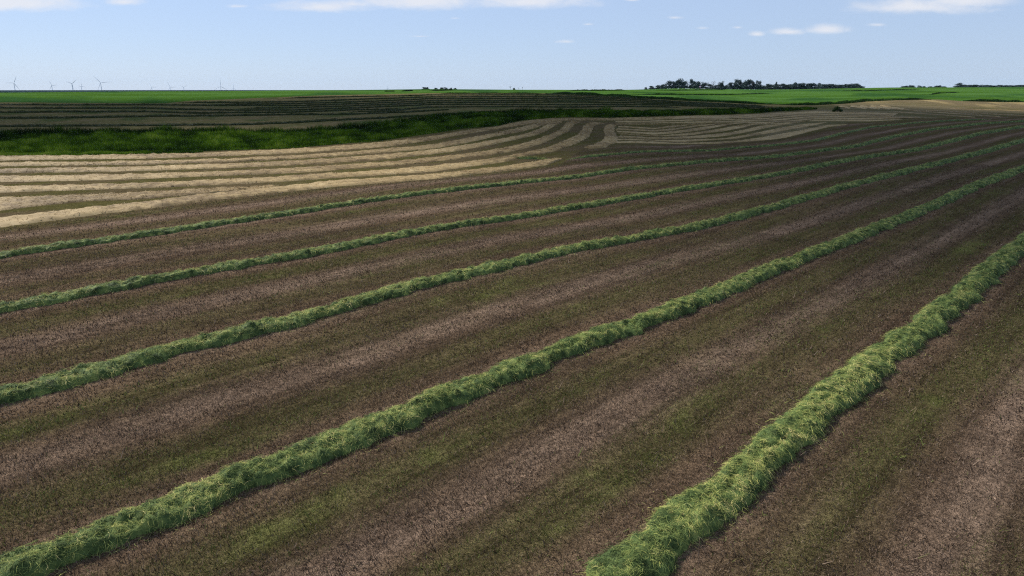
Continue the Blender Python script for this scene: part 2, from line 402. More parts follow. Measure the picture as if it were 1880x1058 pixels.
# green crop beyond, drilled rows, thin places, then far land
crop = L3(np.broadcast_to(np.array([.085, .140, .020]), GX.shape + (3,)), np.array([.120, .185, .040]), sstep(.35, .7, fbm(GX * .02, GY * .05, 4)))
crop = crop * (1 + (vn(A * 900, np.log(R) * 160) - .5) * .35)[..., None]
crop = L3(crop, np.array([.042, .088, .024]), sstep(.5, .72, fbm(A * 14, R * .012 + A * 2, 3)) * .8)
t = sstep(-1.5, 1.5, R - d_cr); Cg = L3(Cg, crop, t)
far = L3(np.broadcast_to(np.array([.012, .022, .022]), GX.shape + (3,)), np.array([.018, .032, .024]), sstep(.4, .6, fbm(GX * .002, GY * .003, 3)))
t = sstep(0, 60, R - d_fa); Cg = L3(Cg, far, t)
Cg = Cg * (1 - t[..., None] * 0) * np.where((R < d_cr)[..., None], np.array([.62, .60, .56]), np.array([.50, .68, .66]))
GZ = GZ + (fbm(GX * 1.7, GY * 1.7, 3) - .5) * .05 * (R < 120)
nr, na = GX.shape
V = np.stack([GX, GY, GZ], -1).reshape(-1, 3)
ii = (np.arange(nr - 1)[:, None] * na + np.arange(na - 1)[None]).ravel()
Fq = np.stack([ii, ii + 1, ii + 1 + na, ii + na], 1)[:, ::-1]
m, nt, out = newmat("field_soil")
ca = N(nt, "ShaderNodeAttribute", attribute_name="field"); geo = N(nt, "ShaderNodeNewGeometry")
nz1 = N(nt, "ShaderNodeTexNoise", Scale=7.0, Detail=5.0, Roughness=.7); nz2 = N(nt, "ShaderNodeTexNoise", Scale=26.0, Detail=3.0, Roughness=.8); nz3 = N(nt, "ShaderNodeTexNoise", Scale=.9, Detail=4.0)
for q in (nz1, nz2, nz3): nt.links.new(geo.outputs['Position'], q.inputs['Vector'])
mr1 = N(nt, "ShaderNodeMapRange"); nt.links.new(nz1.outputs[0], mr1.inputs[0])
for i, v in enumerate((.3, .7, .40, 1.65)): mr1.inputs[i + 1].default_value = v
mr2 = N(nt, "ShaderNodeMapRange"); nt.links.new(nz2.outputs[0], mr2.inputs[0])
for i, v in enumerate((.32, .68, .3, 1.75)): mr2.inputs[i + 1].default_value = v
mr3 = N(nt, "ShaderNodeMapRange"); nt.links.new(nz3.outputs[0], mr3.inputs[0])
for i, v in enumerate((.3, .7, .85, 1.15)): mr3.inputs[i + 1].default_value = v
mu = N(nt, "ShaderNodeMath", operation='MULTIPLY'); nt.links.new(mr1.outputs[0], mu.inputs[0]); nt.links.new(mr2.outputs[0], mu.inputs[1])
mu2 = N(nt, "ShaderNodeMath", operation='MULTIPLY'); nt.links.new(mu.outputs[0], mu2.inputs[0]); nt.links.new(mr3.outputs[0], mu2.inputs[1])
vm = N(nt, "ShaderNodeVectorMath", operation='SCALE'); nt.links.new(ca.outputs['Color'], vm.inputs[0]); nt.links.new(mu2.outputs[0], vm.inputs['Scale'])
bs = N(nt, "ShaderNodeBsdfPrincipled", Roughness=.95); bs.inputs['Specular IOR Level'].default_value = 0.0
nt.links.new(vm.outputs[0], bs.inputs['Base Color'])
bp = N(nt, "ShaderNodeBump", Strength=.6, Distance=.05); nt.links.new(mu.outputs[0], bp.inputs['Height']); nt.links.new(bp.outputs[0], bs.inputs['Normal'])
nt.links.new(bs.outputs[0], out.inputs[0]); M_ground = m
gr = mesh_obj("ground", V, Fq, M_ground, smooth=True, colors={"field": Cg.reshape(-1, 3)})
tag(gr, kind='structure')

# ------------------------------------------------------------------ stubble stalks in the near field
def stubble(n, d0, d1, hgt, wid):
    az = rng.uniform(radians(-43.5), radians(43.5), n); dd = np.sqrt(rng.uniform(d0 * d0, d1 * d1, n))
    x, y = dd * np.sin(az), dd * np.cos(az)
    s, u, v = row_coord(x, y); f = s - np.floor(s)
    # drilled lines about 0.19 m apart along the rows, ragged
    keep = (dd < bd(B_dry, az)) & (np.abs(f - np.round(f)) > .03)
    x, y, s, u, v, f, dd = (q[keep] for q in (x, y, s, u, v, f, dd)); k = len(x)
    gg = np.exp(-((f - .27) / .11) ** 2) + np.exp(-((f - .73) / .12) ** 2)
    nn = fbm(u * .12, v * .9, 4); n4_ = fbm(u * .03 + 9, s * 3.0, 3); pat = fbm(x * .25, y * .25, 3)
    green = rng.random(k) < np.clip(gg * (.1 + .9 * n4_) * .75 + (nn - .5) * .9, .02, .9)
    tint = np.where(green, .68 + .30 * rng.random(k) ** 1.6 * (.4 + pat), .62 * rng.random(k) ** .8)
    z = zt(x, y) - .01
    P0 = np.stack([x, y, z], 1); h = hgt * rng.uniform(.5, 1.5, k)
    ln = rng.normal(0, .55, (k, 2)) * h[:, None]
    P2 = P0 + np.stack([ln[:, 0], ln[:, 1], h], 1); P1 = (P0 + P2) / 2 + np.stack([-ln[:, 1] * .3, ln[:, 0] * .3, h * .2], 1)
    a = rng.uniform(0, pi, k); Wd = np.stack([np.cos(a), np.sin(a), 0 * a], 1) * (wid * rng.uniform(.6, 1.4, k))[:, None]
    V, Fq = ribbons(P0, P1, P2, Wd, 1, .3)
    return V, Fq, np.repeat(tint, 4)
st = [stubble(230000, 9, 24, .055, .008), stubble(230000, 24, 48, .06, .015), stubble(140000, 48, 95, .07, .028)]
st.append(stubble(9000, 9, 40, .16, .010))
V, Fq = merge([(a, b) for a, b, c in st])
tag(mesh_obj("stubble", V, Fq, M_tuft, attrs={"tint": np.concatenate([c for a, b, c in st])}),
    "short brown and olive mown stubble covering the near field between the green windrows", "stubble", kind='stuff')

# ------------------------------------------------------------------ windrows
def windrow(name, P, half, hgt, mat, label, cat, group, dens, slen, swid, seed=0, nst=40000, taper_ends=False, tint0=.45):
    C, t = resample(P, .16 if np.hypot(*P.T).min() < 60 else .35)
    T = np.gradient(C, axis=0); T /= np.hypot(*T.T)[:, None] + 1e-9; Nn = np.stack([-T[:, 1], T[:, 0]], 1)
    n = len(C); m_ = 15; q = np.linspace(-1, 1, m_)
    wob = (fbm(t * .35 + seed * 31, t * 0 + seed, 3) - .5) * .55 * half
    wl = half * (1 + (fbm(t * 1.3 + seed * 7, t * 0 + 3.3, 4) - .5) * 1.1); wr = half * (1 + (fbm(t * 1.3 + seed * 5, t * 0 + 8.3, 4) - .5) * 1.1)
    hh = hgt * (1 + (fbm(t * 1.1 + seed * 3, t * 0 + 1.7, 3) - .5) * .6)
    if taper_ends:
        e = np.clip(np.minimum(t, t[-1] - t) / 4, .15, 1); hh = hh * e; wl = wl * e; wr = wr * e
    def surf(ti, qi):
        cx = np.interp(ti, t, C[:, 0]); cy = np.interp(ti, t, C[:, 1]); nx = np.interp(ti, t, Nn[:, 0]); ny = np.interp(ti, t, Nn[:, 1])
        wd = np.where(qi < 0, np.interp(ti, t, wl), np.interp(ti, t, wr)); off = np.interp(ti, t, wob) + qi * wd
        x = cx + nx * off; y = cy + ny * off
        lump = .30 + .55 * fbm(ti * 2.3 + seed, qi * 1.9 + seed, 3) + .75 * vn(ti * 6.5 + seed, qi * 4.2 + seed)
        h = np.interp(ti, t, hh) * np.maximum(1 - np.abs(qi) ** 3.4, 0) ** .6 * lump
        return np.stack([x, y, zt(x, y) + h - .015], -1)
    TT, QQ = np.meshgrid(t, q, indexing='ij'); Sf = surf(TT.ravel(), QQ.ravel())
    ii = (np.arange(n - 1)[:, None] * m_ + np.arange(m_ - 1)[None]).ravel(); Fb = np.stack([ii, ii + m_, ii + m_ + 1, ii + 1], 1)
    parts = [(Sf, Fb)]; tb = np.clip(-.05 + .5 * fbm(TT.ravel() * 5, QQ.ravel() * 4, 2), 0, 1); tints = [tb]  # body toned darker than the strands: crevice shade painted into its tint
    # strands, thinning with distance so that they stay near a pixel wide
    dl = np.hypot(*C.T); ws = dens(dl) * (dl < 400) * ((np.abs(np.arctan2(C[:, 0], C[:, 1])) < radians(46)) | (dl < 11))
    L = t[-1] / n * ws * 2 * half; tot = int(min(L.sum(), nst))
    if tot > 10:
        cdf = np.cumsum(ws); cdf /= cdf[-1]
        ti = np.interp(rng.random(tot), cdf, t); qi = np.where(rng.random(tot) < .62, rng.uniform(-1.05, 1.05, tot), np.clip(rng.normal(0, .5, tot), -1.1, 1.1)); spill = rng.random(tot) < .035; qi = np.where(spill, np.sign(qi) * (1 + np.abs(rng.normal(0, .35, tot))), qi)
        P0 = surf(ti, np.clip(qi, -2.2, 2.2)); dd = np.hypot(P0[:, 0], P0[:, 1])
        k = np.interp(dd, [10, 20, 40, 80, 160], [1, 1.25, 1.7, 2.4, 3.6])
        ln = slen * rng.uniform(.5, 1.4, tot) * np.sqrt(k)
        ax = np.arctan2(np.interp(ti, t, T[:, 1]), np.interp(ti, t, T[:, 0])) + np.where(rng.random(tot) < .6, rng.normal(0, .9, tot), rng.uniform(0, 2 * pi, tot)) + np.where(rng.random(tot) < .5, 0, pi)
        swirl = (fbm(ti * 2.2, qi * 2.5 + seed, 2) - .5) * 9; ax = ax + swirl
        D = np.stack([np.cos(ax), np.sin(ax), 0 * ax], 1)
        side = qi * half
        nx = np.interp(ti, t, Nn[:, 0]); ny = np.interp(ti, t, Nn[:, 1])
        dropz = -(D[:, 0] * nx + D[:, 1] * ny) * np.sign(qi) * np.minimum(np.abs(qi), 1) ** 1.5 * hgt / half * 1.1
        P0 = P0 + np.stack([0 * ln, 0 * ln, rng.uniform(-.02, .03, tot) * k], 1)
        P2 = P0 + D * ln[:, None] + np.stack([0 * ln, 0 * ln, dropz * ln + rng.normal(0, .12, tot) * ln], 1)
        gz = zt(P2[:, 0], P2[:, 1]) + .004; P2[:, 2] = np.maximum(P2[:, 2], gz)
        side2 = np.stack([-D[:, 1], D[:, 0], 0 * ln], 1)
        P1 = (P0 + P2) / 2 + side2 * (rng.normal(0, .22, tot) * ln)[:, None] + np.stack([0 * ln, 0 * ln, rng.uniform(.05, .38, tot) * ln], 1)
        rl = rng.uniform(-1, 1, tot)
        Wd = (side2 * np.sqrt(1 - rl[:, None] ** 2 * .8) + np.array([0, 0, 1.]) * rl[:, None] * .9) * (swid * rng.uniform(.6, 1.3, tot) * k)[:, None]
        Vs, Fs = ribbons(P0, P1, P2, Wd, 3, .35)
        parts.append((Vs, Fs))
        tn = tint0 + (fbm(ti * .6 + seed * 11, qi * 1.2, 2) - .5) * .5 + (vn(ti * 3.1 + seed, qi * 2.6) - .5) * .5 + rng.normal(0, .16, tot) + (rng.random(tot) < .07) * .35
        tints.append(np.repeat(np.clip(tn, 0, 1), 8))
    V, Fq = merge(parts)
    o = mesh_obj(name, V, Fq, mat, attrs={"tint": np.concatenate(tints)})
    return tag(o, label, cat, group)
def dens_near(d): return np.interp(d, [8, 14, 22, 35, 60, 100, 160], [1900, 1500, 1000, 480, 190, 75, 30])
G1 = "green windrows of freshly cut hay in the near field"
LW = {'W5': "thick bright green windrow of cut hay, nearest, from bottom centre to right edge",
 'W4': "long thick green windrow of cut hay starting at the bottom left corner, second nearest",
 'W3': "green windrow of cut hay across the middle of the field, third from the front",
 'W2': "green windrow of cut hay, fourth from the front",
 'W1': "greyish green windrow of cut hay running just in front of the pale dry swaths",
 'W0': "thin dark shaded windrow starting beside the pale curved swath and winding to the right"}
for i, k in enumerate(ORDER):
    half = [.60, .56, .53, .50, .47, .36][i]; hg = [.35, .33, .31, .29, .27, .20][i]
    windrow("hay_windrow", ROW[k], half, hg, M_hay, LW[k], "windrow", G1, dens_near, .145, .0044, seed=i + 1, nst=95000, taper_ends=(k == 'W0'))
wc = drop([938, 960, 985, 1005], [290.5, 291.5, 292, 292.5])
windrow("weed_clump", wc, .7, .35, M_hay, "small dark green weed clump between two pale dry swaths", "weed clump", None, dens_near, .3, .005, seed=77, taper_ends=True, tint0=.3)  # green weed clump, built with the windrow mesh and hay material

# far windrows on the hill field
HR = [[(520, 179.5), (655, 176.5), (790, 173.5), (915, 173.2), (1050, 174), (1145, 178.6), (1200, 182)],
 [(330, 187), (430, 187), (530, 186), (655, 181.6), (790, 177), (915, 176.5), (1050, 177), (1145, 181), (1250, 186.5), (1360, 191.5)],
 [(400, 190), (530, 189.4), (655, 186), (790, 180.4), (915, 180), (1050, 179.8), (1145, 184), (1250, 188.5), (1400, 193)],
 [(0, 190.9), (270, 191.4), (400, 192.4), (530, 193), (655, 189.5), (790, 184), (915, 183.8), (1050, 183), (1130, 183)],
 [(440, 197.5), (530, 196.9), (655, 193), (790, 187.6), (915, 187.2), (1050, 186.7), (1137, 187.2), (1250, 190.6), (1420, 195.5)],
 [(0, 196.6), (270, 197.2), (346, 200), (440, 201), (530, 201), (655, 196.9), (790, 191), (915, 190.8), (1050, 191.7), (1137, 190.5), (1250, 193.2), (1400, 196.6)],
 [(0, 204.5), (135, 203.6), (270, 203.6), (360, 206.4), (440, 205.2), (530, 204.9), (655, 200.2), (735, 199.4)],
 [(640, 203.6), (721, 202.6), (790, 195.6), (915, 194.8), (1050, 196), (1137, 194.2), (1250, 196.4)],
 [(0, 214.6), (135, 214.2), (270, 211.9), (440, 210.3), (530, 209), (640, 208.6), (721, 205.5), (790, 201.9), (823, 200.3)],
 [(0, 229.7), (270, 228.2), (440, 226.8), (530, 223.8), (610, 219), (700, 215.3), (790, 210.6), (847, 206.8), (905, 204.4)]]
HL = ["farthest dark windrow on the hill field, right under the bright green crop", "second dark windrow below the green crop on the hill", "third dark windrow down from the crop on the hill",
 "dark windrow along the upper left side of the hill field below the crop edge", "fifth dark windrow down the middle of the hill field", "long dark windrow running the whole width of the hill field",
 "dark windrow low on the left of the hill field that ends midway", "dark windrow starting midway and running right above the grass strip", "long dark windrow second above the tall grass strip on the left",
 "lowest dark windrow on the hill field, just above the tall grass strip"]
for i, hp in enumerate(HR):
    P = drop([a for a, b in hp], [b for a, b in hp], .25)
    P = extend(P, 15 if hp[0][0] == 0 else 0, 0)
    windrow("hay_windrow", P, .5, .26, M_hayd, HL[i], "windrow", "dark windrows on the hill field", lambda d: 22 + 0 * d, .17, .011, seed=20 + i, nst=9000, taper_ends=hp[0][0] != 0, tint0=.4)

# ------------------------------------------------------------------ pale dry swaths
def swath(eA, eB, label, group="pale dry hay swaths lying in the older cut", dens=18, hgt=.17, seed=0, tint0=.5, jit=.5):
    PA = drop([a for a, b in eA], [b for a, b in eA]); PB = drop([a for a, b in eB], [b for a, b in eB])
    if eA[0][0] <= 0: PA = extend(PA, 25, 0); PB = extend(PB, 25, 0)
    if eA[-1][0] >= 1880: PA = extend(PA, 0, 25); PB = extend(PB, 0, 25)
    Ls = np.hypot(*np.diff(PA, axis=0).T).sum(); n = int(min(max(Ls / .25, 20), 900))
    A_, _ = resample(PA, n=n); B_, _ = resample(PB, n=n)
    wdt = np.hypot(*(A_ - B_).T); m_ = int(min(max(np.median(wdt) / .22, 7), 24)); q = np.linspace(0, 1, m_)
    tt = np.linspace(0, Ls, n)
    ja = (fbm(tt * 1.3 + seed * 9, tt * 0, 3) - .5) * jit; jb = (fbm(tt * 1.3 + seed * 13, tt * 0 + 5, 3) - .5) * jit
    wn_ = np.maximum(wdt, .4); D = (B_ - A_) / wn_[:, None]
    A2 = A_ + D * ja[:, None]; B2 = B_ - D * jb[:, None]
    def surf(fi, qi):
        i = fi; ax = np.interp(i, np.arange(n), A2[:, 0]); ay = np.interp(i, np.arange(n), A2[:, 1]); bx = np.interp(i, np.arange(n), B2[:, 0]); by = np.interp(i, np.arange(n), B2[:, 1])
        x = ax + (bx - ax) * qi; y = ay + (by - ay) * qi
        h = hgt * np.clip(np.minimum(qi, 1 - qi) * 6, 0, 1) ** .7 * (.1 + 1.6 * fbm(x * 1.6, y * 1.6, 3) ** 1.3)
        e = np.clip(np.minimum(i, n - 1 - i) / 4, 0, 1)
        return np.stack([x, y, zt(x, y) + .035 + h * e - .06 * (1 - np.clip(np.minimum(qi, 1 - qi) * 40, 0, 1))], -1), x, y
    II, QQ = np.meshgrid(np.arange(n, dtype=float), q, indexing='ij')
    Sf, x, y = surf(II.ravel(), QQ.ravel())
    ii = (np.arange(n - 1)[:, None] * m_ + np.arange(m_ - 1)[None]).ravel(); Fb = np.stack([ii, ii + m_, ii + m_ + 1, ii + 1], 1)
    tb = np.clip(tint0 - .15 + .9 * (fbm(x * 3, y * 3, 3) - .5) + .9 * (fbm(x * .12, y * .3, 2) - .5), 0, 1)
    tot = int(min(Ls * np.mean(wdt) * dens, 16000)); parts = [(Sf, Fb)]; tints = [tb]
    i_ = rng.random(tot) * (n - 1); q_ = np.clip(rng.random(tot) * 1.08 - .04, 0, 1)
    P0, x, y = surf(i_, q_); dd = np.hypot(x, y); ln = .2 * rng.uniform(.5, 1.6, tot) * np.interp(dd, [40, 150], [1, 1.5]) * (.5 + .5 * jit / .9); ax = rng.uniform(0, 2 * pi, tot)
    Dv = np.stack([np.cos(ax), np.sin(ax), rng.normal(.08, .15, tot)], 1); P0[:, 2] += .015; P2 = P0 + Dv * ln[:, None]; P2[:, 2] = np.maximum(P2[:, 2], zt(P2[:, 0], P2[:, 1]) + .01)
    P1 = (P0 + P2) / 2 + np.stack([-Dv[:, 1] * ln * .2, Dv[:, 0] * ln * .2, ln * rng.uniform(.05, .3, tot)], 1)
    Wd = np.stack([-Dv[:, 1], Dv[:, 0], rng.uniform(-.7, .7, tot)], 1) * (.009 * np.interp(dd, [40, 150], [1.2, 3]))[:, None]
    Vs, Fs = ribbons(P0, P1, P2, Wd, 2, .4); parts.append((Vs, Fs))
    tints.append(np.repeat(np.clip(tint0 + .1 + rng.normal(0, .22, tot) + .5 * (fbm(x * .12, y * .3, 2) - .5), 0, 1), 6))
    V, Fq = merge(parts)
    return tag(mesh_obj("hay_swath", V, Fq, M_straw, attrs={"tint": np.concatenate(tints)}), label, "hay swath", group)
def tb(L):  # (x, top, bottom) triples
    return [(a, b) for a, b, c in L], [(a, c) for a, b, c in L]
B1 = [(0, 288, 295), (135, 287, 293), (270, 284.5, 291.6), (350, 282.7, 288.8), (440, 279.4, 286), (530, 275.2, 282.3), (610, 270.2, 276.7), (700, 262.3, 271), (790, 251.5, 258.7), (847, 241.5, 248), (915, 233.7, 237.3), (960, 223.8, 229.8), (1005, 219.3, 223.6), (1050, 218.6, 222), (1120, 218.5, 221.5), (1180, 217, 220), (1240, 215.5, 219)]
B2 = [(0, 299.6, 306), (135, 299.2, 304), (270, 297, 302.8), (350, 295.2, 300), (440, 292.6, 297), (530, 287.6, 293), (610, 282.4, 288), (700, 275.2, 281), (790, 266.6, 273.8), (847, 256.7, 265), (915, 243.7, 249.5), (960, 233.7, 242), (990, 226.5, 233), (1010, 223.8, 226.4), (1030, 222.8, 224)]
B3 = [(0, 311.6, 318), (135, 309, 316.7), (270, 306.8, 314), (350, 304.3, 311), (440, 301.4, 308), (530, 297, 304.3), (610, 291.8, 299.7), (700, 285.3, 293.2), (790, 276.5, 284), (847, 268, 276.8), (915, 256.7, 264), (960, 248, 253.8), (990, 237.5, 247), (1005, 228.5, 240), (1020, 225, 230.5), (1032, 223.6, 225.8)]
B4a = [(0, 324.6), (135, 323), (270, 320.4), (350, 318.2), (440, 315), (530, 310.3), (610, 305.4), (700, 299), (790, 291), (847, 284.7), (915, 274.6), (960, 264.6), (1000, 251), (1017, 246), (1032, 235.7), (1037, 227.4), (1051, 224)]
B4b = [(0, 334.6), (135, 332.5), (270, 328.7), (350, 325.4), (440, 321.8), (530, 319), (610, 313.3), (700, 306), (790, 298.6), (847, 291.9), (915, 283.2), (960, 274.6), (1000, 262.6), (1019, 253.6), (1042, 243.4), (1051, 233), (1056, 227.4), (1068, 224.3)]
B5a = [(0, 344), (135, 341), (270, 337.6), (350, 334), (440, 329.7), (530, 325), (610, 319), (700, 314), (790, 306), (847, 299), (915, 290.4), (960, 282), (1000, 272.8), (1025, 263.8), (1051, 252.3), (1066, 243.4), (1069.6, 234.5), (1076.6, 228), (1090, 225.5)]
B5b = [(0, 354), (135, 349.7), (270, 345.5), (350, 342.6), (440, 338), (530, 333.3), (610, 327.7), (700, 322), (790, 316.2), (847, 308), (915, 299.8), (960, 289), (1000, 282.3), (1025, 276.6), (1057, 265), (1079, 253.6), (1088, 242), (1089, 234.5), (1095, 229.4), (1112, 226.6)]
B6 = [(0, 364, 387), (135, 360, 371), (270, 354.5, 365), (340, 350.5, 359.5), (420, 346.5, 353), (470, 344.6, 349), (520, 342.8, 345)]
B7 = [(0, 401.4, 418), (135, 385.6, 400), (270, 371.5, 383.6), (350, 361, 373.5), (440, 351, 362), (530, 342.6, 352.5), (610, 333, 343.5), (700, 327.7, 337), (790, 321.5, 330), (847, 314.8, 323.5), (915, 308, 316), (960, 300.5, 310.5), (1005, 293.6, 303.3), (1031, 290, 293)]
B8a = [(1071.5, 271.5), (1089.4, 266.4), (1106, 257.4), (1111, 249.8), (1108, 238.3), (1112.3, 230.6), (1127, 229.6)]
B8b = [(1082, 273.6), (1112.3, 271.5), (1120, 266), (1134, 261.3), (1135.3, 254.9), (1128, 240.9), (1129, 233), (1131.5, 230.4)]
SW = [(tb(B1), "pale dry hay swath along the lower edge of the tall grass strip"), (tb(B2), "second pale dry swath below the tall grass strip, joining the edge swath"),
 (tb(B3), "third pale dry swath from the tall grass strip, hooking right at its end"), ((B4a, B4b), "fourth pale dry swath from the grass strip with a broad hook at its end"),
 ((B5a, B5b), "fifth pale dry swath with a wide S bend at its right end"), (tb(B6), "short wide pale swath at the left edge that narrows and merges rightwards"),
 (tb(B7), "nearest pale dry swath, beside the greyish green windrow"), ((B8a, B8b), "short broad S shaped pale patch of dry hay between the two sets of swaths")]
for i, ((a, b), lb) in enumerate(SW): swath(a, b, lb, seed=i + 1)
# fan of swaths right of the S bend: dark gaps D between pale bands
z6 = lambda L: [(1200 + a / 7.833, 190 + b / 7.833) for a, b in L]
D1 = z6([(-500, 318), (0, 350), (160, 325), (350, 312)]); D2 = z6([(-520, 352), (0, 382), (300, 355), (520, 322), (740, 312)])
D3 = z6([(-545, 385), (0, 417), (300, 395), (600, 347), (760, 322), (990, 306)]); D4 = z6([(-520, 425), (0, 460), (300, 442), (700, 397), (1000, 342), (1200, 307), (1390, 300)])
D5 = z6([(-480, 455), (0, 487), (500, 470), (1000, 420), (1300, 365), (1500, 312), (1780, 290)]); D6 = z6([(-520, 500), (0, 520), (600, 515), (1000, 492), (1300, 442), (1600, 378), (1880, 325), (2120, 285)])
D7 = z6([(-535, 540), (0, 545), (400, 568), (800, 548), (1200, 525), (1500, 475), (1880, 412), (2200, 355), (2500, 292)]); D8 = z6([(-560, 570), (0, 577), (400, 587), (900, 582), (1300, 553), (1600, 532), (1880, 500), (2200, 420), (2500, 345), (2800, 305)])
def shift(L, dy): return [(a, b + dy * min(1.0, max(.5, (a - 1180) / 170))) for a, b in L]
FL = ["topmost short band of the pale fan of swaths", "second band of the pale fan of swaths", "third band of the pale fan of swaths", "fourth band of the pale fan of swaths",
      "fifth band of the pale fan of swaths", "sixth band of the pale fan of swaths", "lowest and longest band of the pale fan, above the thin dark windrow"]
DD = [D1, D2, D3, D4, D5, D6, D7, D8]
for i in range(7): swath(shift(DD[i], 2.5), shift(DD[i + 1], -2.3 if i < 6 else 0), FL[i], "pale fan of swaths in the cloud shade", dens=6, seed=30 + i, hgt=.08, jit=.15, tint0=.6)
# level swaths along the strip on the right
T0 = [(1240, 213.6), (1320, 211.6), (1390, 208.8), (1425, 206.6), (1495, 203.5), (1540, 204.8), (1600, 206), (1650, 208)]
T1 = [(1130, 222.2), (1200, 221), (1320, 219.3), (1440, 213.4), (1470, 210.4), (1520, 208.8), (1580, 211.4), (1640, 214)]
T2 = [(1130, 225.4), (1200, 225), (1320, 222.4), (1440, 217), (1484, 213.2), (1540, 212.6), (1600, 215), (1660, 217)]
T3 = [(1130, 227.7), (1200, 227.7), (1320, 226.4), (1440, 221.2), (1484, 217.4), (1560, 216.4), (1640, 216.2), (1700, 217)]
T4 = [(1130, 230), (1200, 229.8), (1290, 229), (1390, 227.6), (1440, 225), (1500, 220.4), (1590, 220.4), (1660, 218.8)]
T5 = [(1380, 229.4), (1440, 228.6), (1484, 223.6), (1535, 223.6), (1600, 224), (1640, 222)]
TS = [T0, T1, T2, T3, T4, T5]
TL = ["level pale swath on the right just under the dark end of the grass strip", "second level pale swath below the grass strip on the right", "third level pale swath below the grass strip on the right",
      "fourth level pale swath below the grass strip on the right", "fifth level pale swath, meeting the upper tips of the fan"]
for i in range(5): 
    x0 = max(TS[i][0][0], TS[i + 1][0][0])
    a = [(p, q + 1.0) for p, q in TS[i] if p >= x0 - 5]; b = [(p, q - .9) for p, q in TS[i + 1]]
    swath(a, b, TL[i], "level pale swaths on the right", dens=3, seed=50 + i, hgt=.08, tint0=.55, jit=.1)
XL = [([(1640, 200), (1700, 205), (1755, 209.4), (1840, 215)], "thin pale line sloping down to the right below the bright hooked swath ends"),
      ([(1640, 205.6), (1720, 210.8), (1790, 215.6)], "second thin pale line sloping down to the right, under the first"),
      ([(1700, 202.4), (1790, 208), (1880, 212.6)], "long thin pale line reaching the right edge below the knoll"),
      ([(1745, 200), (1850, 202.6), (1890, 204.4)], "uppermost thin pale line at the right edge, along the foot of the bright knoll")]
for i, (c, lb) in enumerate(XL): swath([(a, b - .55) for a, b in c], [(a, b + .55) for a, b in c], lb, "thin pale lines on the right", dens=2, seed=90 + i, hgt=.07, tint0=.25, jit=.3)
CH = [[(1541, 195.6), (1553, 196.4), (1562, 199.2)], [(1563, 194.8), (1573, 196), (1592, 199.8)], [(1580, 195), (1592, 196.4), (1617, 200.2)], [(1600, 194.4), (1611, 196.2), (1637, 200.2)], [(1618, 194), (1629, 195.5), (1640, 198.5), (1662, 201.2)]]
for i, c in enumerate(CH):
    swath([(a, b - .9) for a, b in c], [(a - 3, b + .9) for a, b in c], ["leftmost", "second", "middle", "fourth", "rightmost"][i] + " of the five bright hooked swath ends beside the dark bush", "bright hooked swath ends on the knoll", dens=3, seed=70 + i, hgt=.12, tint0=1.0)

# ------------------------------------------------------------------ tall grass
def grass_field(n, az0, az1, dlo, dhi, hgt, wid, hn=.1, base=.4):
    az = rng.uniform(az0, az1, n); lo = dlo(az); hi = dhi(az); q = rng.random(n)
    dd = lo + (hi - lo) * q; keep = hi > lo + .2; az, dd, q = az[keep], dd[keep], q[keep]; k = len(az)
    x, y = dd * np.sin(az), dd * np.cos(az); z = zt(x, y) - .03
    cl = fbm(x * hn * 4, y * hn * 4, 3); bg_ = fbm(x * hn, y * hn, 2)
    e = np.clip(np.minimum(q, 1 - q) * 10, .45, 1)
    h = hgt * (.3 + 1.4 * cl) * rng.uniform(.7, 1.25, k) * e
    P0 = np.stack([x, y, z], 1); ln = rng.normal(0, .28, (k, 2)) * h[:, None]
    P2 = P0 + np.stack([ln[:, 0], ln[:, 1], h], 1); P1 = P0 + np.stack([ln[:, 0] * .2, ln[:, 1] * .2, h * .6], 1)
    a = rng.uniform(-.8, .5, k) + az * -1; Wd = np.stack([np.cos(a), np.sin(a), 0 * a], 1) * (wid * rng.uniform(.5, 1.5, k))[:, None]
    V, Fq = ribbons(P0, P1, P2, Wd, 2, .15)
    tint = np.clip(base + (bg_ - .5) * 1.1 + (cl - .5) * .9 + (vn(x * 1.4, y * 1.4) - .5) * .5 - .25 * (q > .86) + rng.normal(0, .17, k), 0, 1)
    return V, Fq, np.repeat(tint, 6)
g1 = grass_field(90000, radians(-40), radians(0), lambda a: bd(B_sbot, a), lambda a: bd(B_stop, a), .58, .03)
g2 = grass_field(50000, radians(-1), radians(24), lambda a: bd(B_sbot, a), lambda a: bd(B_stop, a), .55, .04, base=.18)
g3 = grass_field(14000, radians(-40), radians(-24), lambda a: bd(B_sbot, a) - 2.2, lambda a: bd(B_sbot, a) + 1, .25, .03, base=.75)
g4 = grass_field(12000, radians(-40), radians(8), lambda a: bd(B_stop, a) - 1.2, lambda a: bd(B_stop, a) + .8, .8, .035, base=.12)
V, Fq = merge([g1[:2], g2[:2], g3[:2], g4[:2]])
tag(mesh_obj("tall_grass", V, Fq, M_tall, attrs={"tint": np.concatenate([g1[2], g2[2], g3[2], g4[2]])}),
    "dark green strip of tall uncut grass winding between the pale swaths and the hill field", "tall grass", kind='stuff')
